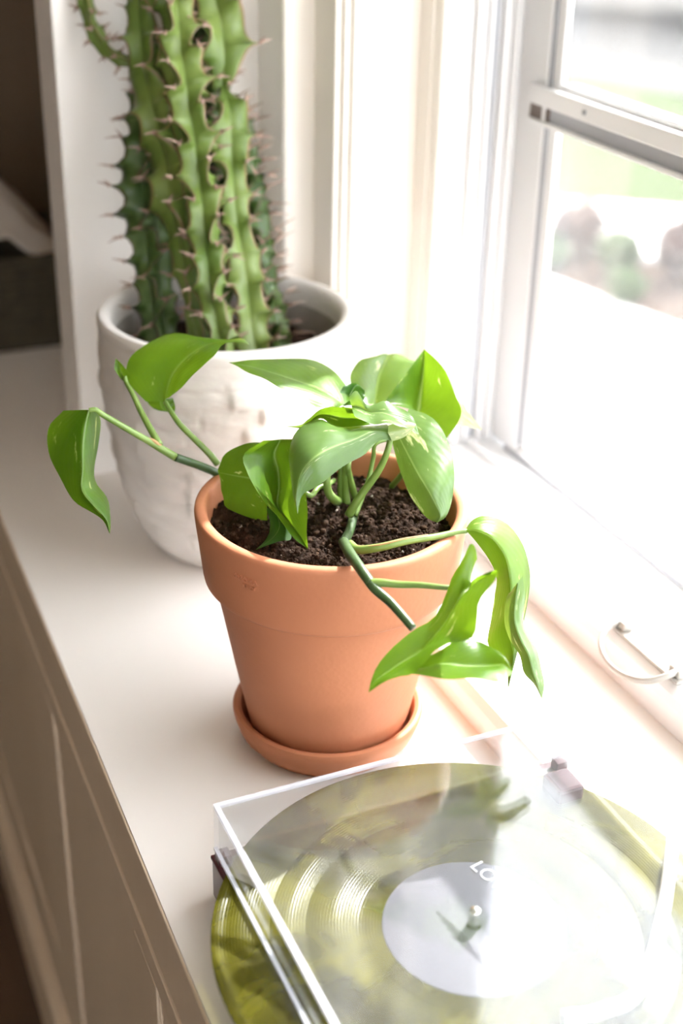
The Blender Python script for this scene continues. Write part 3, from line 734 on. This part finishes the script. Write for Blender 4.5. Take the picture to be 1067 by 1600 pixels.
# E bright upright leaf, right
leaf(Z3, [[(730,272),(790,300),(902,404)],[(670,250),(800,268),(965,305)],[(698,202),(808,205),(946,225)],[(748,136),(815,145),(908,135)],[(790,78),(819,90),(868,80)],[(820,40)]],
     [(.80,.815,.80),(.805,.83,.81),(.83,.83,.83)], bow=.08, seed=8)
leaf(Z3, [[(952,232),(962,270),(942,340)],[(1000,296),(990,318),(985,345)],[(1050,360)]], [(.83,.83,.83),(.83,.83,.83)], 'leaf_pale', seed=9, nr=12)
# F right hanging leaf
leaf(Z3, [[(690,400),(722,395),(760,272)],[(708,472),(755,460),(862,322)],[(735,552),(795,535),(922,425)],[(766,624),(835,600),(940,530)],[(815,694),(865,655),(932,630)],[(850,720),(884,700),(908,702)],[(872,728)]],
     [(.785,.78,.795),(.765,.752,.765),(.75,.75,.75)], 'leaf_silver', seed=10)
# L leftmost at the rim, K bright folded, M dark underside
leaf(Z3, [[(0,520),(2,528),(8,545)],[(22,467),(60,540),(20,615)],[(80,424),(120,550),(36,668)],[(165,410),(170,560),(140,713)],[(215,430),(205,600),(198,720)]],
     [(.785,.785,.785),(.785,.765,.775)], 'leaf', seed=11, bow=.07)
leaf(Z3, [[(195,668),(235,690),(270,720)],[(208,735),(245,745),(292,790)],[(196,788),(215,792),(232,806)],[(150,837)]], [(.76,.758,.758),(.748,.746,.744)], 'leaf_dark', seed=12)
leaf(Z3, [[(180,402),(250,397),(315,396)],[(105,456),(225,455),(330,450)],[(115,522),(240,520),(335,520)],[(150,594),(243,590),(340,580)],[(195,657),(235,645),(352,625)],[(228,690),(246,680),(357,690)],[(256,732),(285,728),(354,750)],[(300,786),(325,778),(356,800)],[(359,834)]],
     [(.755,.775,.77),(.742,.768,.742),(.742,.742,.742)], 'leaf', bow=.07, seed=13)
# I curled behind the crest, J crest
leaf(Z5, [[(715,277),(690,265),(640,232)],[(600,294),(610,240),(588,176)],[(510,307),(510,235),(500,158)],[(430,277),(420,215),(420,162)],[(362,242),(345,215),(335,193)],[(262,302),(265,275),(268,243)],[(215,307),(212,300),(225,288)],[(112,294)]],
     [(.762,.768,.752),(.755,.768,.748),(.755,.755,.755)], 'leaf', seed=14, bow=.05)
leaf(Z5, [[(585,200),(575,150),(558,98)],[(612,238),(632,160),(612,45)],[(720,272),(700,200),(690,150)],[(800,274),(790,200),(805,120)],[(865,282),(880,235),(885,148)],[(960,302),(960,280),(968,202)],[(1010,342),(1010,315),(1017,262)],[(1043,350)]],
     [(.745,.76,.75),(.74,.752,.762),(.75,.75,.75)], 'leaf_silver', seed=15, bow=.05)
# H big glossy centre leaf
leaf(Z3, [[(700,404),(690,375),(672,336)],[(640,402),(620,365),(580,345)],[(578,462),(540,400),(480,350)],[(497,507),(455,430),(398,314)],[(422,562),(385,470),(318,360)],[(366,600),(335,525),(285,450)],[(336,622),(316,590),(289,545)],[(322,657),(312,640),(301,612)],[(318,699)]],
     [(.75,.748,.755),(.725,.722,.750),(.722,.722,.722)], 'leaf_silver', bow=.12, seed=16, lab='glossy silvery green leaf over the pot centre')
leaf(Z3, [[(692,404),(676,372),(678,340)],[(732,393),(735,360),(745,329)],[(763,370),(772,350),(783,334)],[(788,342)]], [(.748,.745,.752),(.745,.745,.745)], 'leaf_pale', seed=17, nr=14)
# N arching leaf right
leaf(Z4, [[(606,180),(610,184),(614,190)],[(640,138),(650,185),(652,232)],[(690,121),(715,215),(700,300)],[(772,150),(770,290),(735,380)],[(838,230),(790,380),(728,460)],[(870,320),(795,470),(712,560)],[(874,420),(785,560),(698,655)],[(850,560),(795,650),(742,712)],[(826,680),(805,710),(778,748)],[(782,852)]],
     [(.74,.735,.735),(.755,.728,.745),(.715,.715,.715)], 'leaf', seed=18, bow=.1)
leaf(Z4, [[(800,432),(825,400),(845,372)],[(774,470),(815,470),(853,460)],[(767,560),(810,560),(849,560)],[(793,640),(835,640),(882,640)],[(830,705),(870,710),(911,705)],[(850,776),(885,770),(926,770)],[(893,826),(905,825),(933,832)],[(925,890)]],
     [(.715,.71,.715),(.715,.705,.72),(.705,.705,.705)], 'leaf_silver', seed=19)
# P and Q, nearest leaves on the overhanging vine
leaf(Z4, [[(652,300),(628,400),(712,372)],[(650,262),(620,425),(728,350)],[(626,243),(612,438),(740,356)],[(600,290),(590,455),(722,398)],[(550,370),(555,510),(667,480)],[(530,440),(520,570),(656,560)],[(478,548),(470,630),(628,632)],[(388,597),(415,690),(500,665)],[(308,662),(345,730),(400,778)],[(243,742),(280,775),(330,795)],[(213,812),(225,815),(266,814)],[(202,860)]],
     [(.675,.68,.65),(.672,.665,.642),(.65,.65,.65)], 'leaf', seed=20, bow=.07)
leaf(Z4, [[(385,787),(410,760),(440,715)],[(500,799),(510,740),(530,662)],[(600,802),(610,750),(600,636)],[(690,808),(700,750),(652,640)],[(750,812),(760,745),(722,678)],[(786,792),(785,760),(771,710)],[(806,776)]],
     [(.645,.655,.66),(.635,.655,.665),(.65,.65,.65)], 'leaf', seed=21, bow=.07)
# stems
knob = lambda t: 1+.25*math.exp(-((t-.5)/.05)**2)
stem(Z3, [(548,655,'s'),(535,720,.775),(520,770,.755),(500,805,.728)], .0026, .0026, 'stem_dark', 'vine')
stem(Z4, [(98,232,.728),(128,285,.704),(170,345,.69),(212,405,.684)], .0030, .0027, 'stem_dark', 'vine')
stem(Z4, [(212,405,.684),(235,432,.682),(290,480,.678),(340,535,.672),(388,592,.668)], .0027, .0021, 'stem_dark', 'vine')
stem(Z4, [(210,402,.684),(260,402,.683),(330,409,.682),(420,412,.68),(525,422,.678),(606,425,.68)], .0024, .0012)
stem(Z4, [(122,240,.728),(160,264,.722),(250,254,.718),(360,228,.722),(480,210,.73),(560,192,.735),(612,186,.737)], .0026, .0014)
stem(Z4, [(126,236,.726),(170,252,.7205),(250,243,.7165),(350,218,.719),(450,202,.7255)], .0007, .0004, 'sheath', 'sheath')
stem(Z3, [(520,700,.768),(548,650,.765),(590,590,.762),(640,520,.757),(672,450,.752),(684,400,.75),(680,372,.748)], .0026, .0015)
stem(Z3, [(545,700,.775),(568,640,.778),(598,560,.782),(618,470,.782),(628,415,.775),(700,392,.78)], .0017, .0011)
stem(Z3, [(560,640,.764),(600,585,.7605),(650,515,.756)], .0006, .0004, 'sheath', 'sheath')
stem(Z3, [(512,655,'s'),(506,600,.80),(506,540,.795),(506,480,.79),(500,330,.79),(500,268,.79)], .0026, .0014)
stem(Z3, [(492,650,'s'),(488,590,.80),(490,520,.795),(492,450,.79)], .0022, .0016)
stem(Z3, [(548,640,'s'),(535,590,.80),(522,540,.795),(520,480,.79),(560,300,.83),(610,262,.845)], .0022, .0014)
stem(Z3, [(478,645,'s'),(462,636,.782),(440,608,.776),(434,565,.772),(440,500,.77),(470,420,.77)], .0030, .0016)
stem(Z3, [(462,560,.79),(440,575,.78),(400,590,.775),(365,620,.765),(300,560,.77),(285,480,.775)], .0014, .0016, 'stem')
stem(Z3, [(668,620,'s'),(690,585,.82),(735,530,.80),(790,420,.79),(795,300,.815)], .0020, .0014)
stem(Z2, [(640,520,.815),(620,495,.80),(560,468,.79),(480,440,.782)], .0026, .0024, 'stem_dark', 'vine')
stem(Z2, [(480,440,.782),(430,410,.778),(400,392,.776),(330,352,.768),(245,302,.76),(225,288,.757),(203,289,.756)], .0024, .0013)
stem(Z2, [(616,462,.80),(590,430,.797),(545,385,.795),(495,335,.795),(465,292,.798),(447,262,.80)], .0021, .0014)
stem(Z2, [(430,402,.778),(405,358,.782),(370,295,.79),(345,240,.795),(325,205,.80),(318,180,.80)], .0022, .0012)
stem(Z2, [(433,408,.778),(420,396,.7765),(402,384,.7755),(385,380,.7745)], .0016, .0008, 'sheath', 'sheath')

# ---- turntable, record, dust cover
RZ_ = .0305
rc = at(740,1450,Z=RZ_)
X0, X1, Y1, Y0 = -.1115, .0945, -.1130, -.345
CB, CTp = .0330, .0620
tt = tag(empty('record_player', ((X0+X1)/2,(Y0+Y1)/2,0)), 'small record player with clear acrylic dust cover at the near end of the window seat', 'record player')
OX, OY = tt.location.x, tt.location.y
def tb(name, x0,x1,y0,y1,z0,z1,m,bev=0): return bx(name, x0-OX,x1-OX,y0-OY,y1-OY,z0,z1, M[m], tt, bev)
STOOL = .083
# base stands on the seat board; its right side lies over the stool, so it is raised on feet
tb('base', X0-.001,X1+.001,Y0-.001,Y1+.004,.0238,.0262,'maroon',.0006)
tb('deck', X0+.004,X1-.003,Y0+.004,Y1-.002,.0263,.0272,'deck')
tb('housing', X0-.0005,.0815,Y0,Y1+.003,0.0002,.0237,'maroon',.0008)
for x, y, in ((X0,Y1),(X1-.007,Y1),(X0,Y0+.007),(X1-.007,Y0+.007)): tb('corner_post', x,x+.007,y-.007,y,.0263,CB-.0003,'maroon',.0005)
bm = bmesh.new(); bmesh.ops.create_cone(bm, cap_ends=True, segments=48, radius1=.05, radius2=.05, depth=.0024, matrix=Matrix.Translation((rc.x-OX,rc.y-OY,.0285)))
obj('platter', bm, M['deck'], tt)
bm = bmesh.new(); p = Vector((rc.x-OX,rc.y-OY,.029)); add_tube(bm, [p,p+Vector((0,0,.012)),p+Vector((0,0,.0135)),p+Vector((0,0,.0142))], [.0032,.0032,.0026,.001], 20)
obj('spindle', bm, M['metal'], tt, True)
# tonearm: pivot block and bent white arm
pa = at(1052,1310,Z=.036); pb = at(1000,1545,Z=.036); pc = at(880,1590,Z=.036)
bm = bmesh.new(); add_tube(bm, [q-Vector((OX,OY,0)) for q in spline([pa,at(1035,1430,Z=.036),pb,at(940,1580,Z=.035),pc],20)], .0035, 10); obj('tonearm', bm, M['white_plastic'], tt, True)
pk = at(915,1195,Z=.04); pk = Vector((.078,-.140,.04))
tb('arm_rest', pk.x-.008,pk.x+.008,pk.y-.009,pk.y+.009,.0273,.040,'maroon',.002)
cv = empty('dust_cover'); cv.parent = tt
def cvb(name, x0,x1,y0,y1,z0,z1,m='acrylic'):
    return bx(name, x0-OX,x1-OX,y0-OY,y1-OY,z0,z1, M[m], cv)
T = .0026
# top plate, four walls
bpanel = []
cvb('top_plate', X0+T,X1-T,Y0+T,Y1-T,CTp-T,CTp)
cvb('wall', X0,X0+T,Y0,Y1,CB,CTp-T-.0001)
cvb('wall', X1-T,X1,Y0,Y1,CB,CTp-T-.0001)
cvb('wall', X0+T,X1-T,Y1-T,Y1,CB,CTp-T-.0001)
cvb('wall', X0+T,X1-T,Y0,Y0+T,CB,CTp-T-.0001)
for a_ in ((X0,X0+T,Y0,Y1),(X1-T,X1,Y0,Y1),(X0+T,X1-T,Y1-T*.5,Y1),(X0+T,X1-T,Y0,Y0+T)):
    cvb('rim_edge', *a_, CTp-T,CTp,'acrylic_edge')
cvb('rim_edge', X0-.0004,X0+T*.6,Y0,Y1,CB-.0002,CB+.0014,'acrylic_edge')

rd = tag(empty('vinyl_record', (rc.x,rc.y,RZ_-.0005)), 'translucent olive yellow marbled record lying on the record player under the clear cover', 'record')
lathe('disc', [(.0036,.0),(.1235,0),(.1248,.0003),(.125,.0009),(.1248,.0015),(.1235,.0019),(.121,.0017),(.119,.0011),(.1165,.0017),(.098,.0016),(.0972,.0011),(.0964,.0016),(.081,.0016),(.0802,.0011),(.0794,.0016),(.060,.0016),(.058,.0010),(.052,.0010),(.050,.0018),(.0036,.0018),(.0036,0)], M['record'], rd, seg=192, sharp=50)
lb = lathe('label', [(.0036,.0019),(.0430,.0019),(.0438,.0021),(.0430,.0023),(.0036,.0023)], M['record_label'], rd, seg=96)
pa_, pb_ = at(740,1365,Z=RZ_), at(852,1462,Z=RZ_); ang = math.atan2(pb_.y-pa_.y, pb_.x-pa_.x); mid = (pa_+pb_)/2
text_obj('lettering', 'LOW IKeYo', .0115, M['label_print'], lb, .0002, loc=(mid.x-rc.x,mid.y-rc.y,.0025), rot=(0,0,ang))
for q in range(4):                                     # rows of print too small to read
    p = at(703+q*9, 1452+q*13, Z=RZ_); bm = bmesh.new(); x = -.011
    while x < .011:
        w_ = .0006+.0012*hsh(x*1000, q); box(bm, x, x+w_, 0, .0016+.0006*hsh(q, x*700), 0, .0001); x += w_+.0007
    o = obj('small_print', bm, M['label_small'], lb); o.location = (p.x-rc.x,p.y-rc.y,.0024); o.rotation_euler = (0,0,ang)

# ---- things on the dark shelf beyond the end panel
bk = tag(empty('storage_box', (-.075,.79,0)), 'dark woven box on the shaded far end of the seat, behind the end panel', 'box')
bm = bmesh.new(); box(bm,-.11,.11,-.085,.085,0,.098,.004); bmesh.ops.delete(bm, geom=[f for f in bm.faces if f.normal.z > .95 and f.calc_area() > .01], context='FACES'); obj('body', bm, M['fabric_dark'], bk)
for z in [.008+.0085*i for i in range(11)]:
    bm = bmesh.new(); rr = [(-.1105,-.0855),(.1105,-.0855),(.1105,.0855),(-.1105,.0855),(-.1105,-.0855)]
    add_tube(bm, [Vector((x,y,z)) for x,y in rr], .0035, 6); obj('weave_band', bm, M['fabric_dark'], bk)
bm = bmesh.new(); n = 22
g_ = [[bm.verts.new((-.10+.19*i/n, -.07+.14*j/n, .085+.085*math.exp(-(((i/n-.62)/.30)**2+((j/n-.45)/.4)**2))+.012*noise.noise(Vector((i*.35,j*.35,1))))) for j in range(n+1)] for i in range(n+1)]
for i in range(n):
    for j in range(n): bm.faces.new((g_[i][j],g_[i+1][j],g_[i+1][j+1],g_[i][j+1]))
o = obj('tissue_heap', bm, M['tissue'], None, True); o.location = (-.075,.79,.002)
md = o.modifiers.new('thick','SOLIDIFY'); md.thickness = .001
tag(o, 'crumpled greyish tissue rising out of the dark woven box', 'tissue')
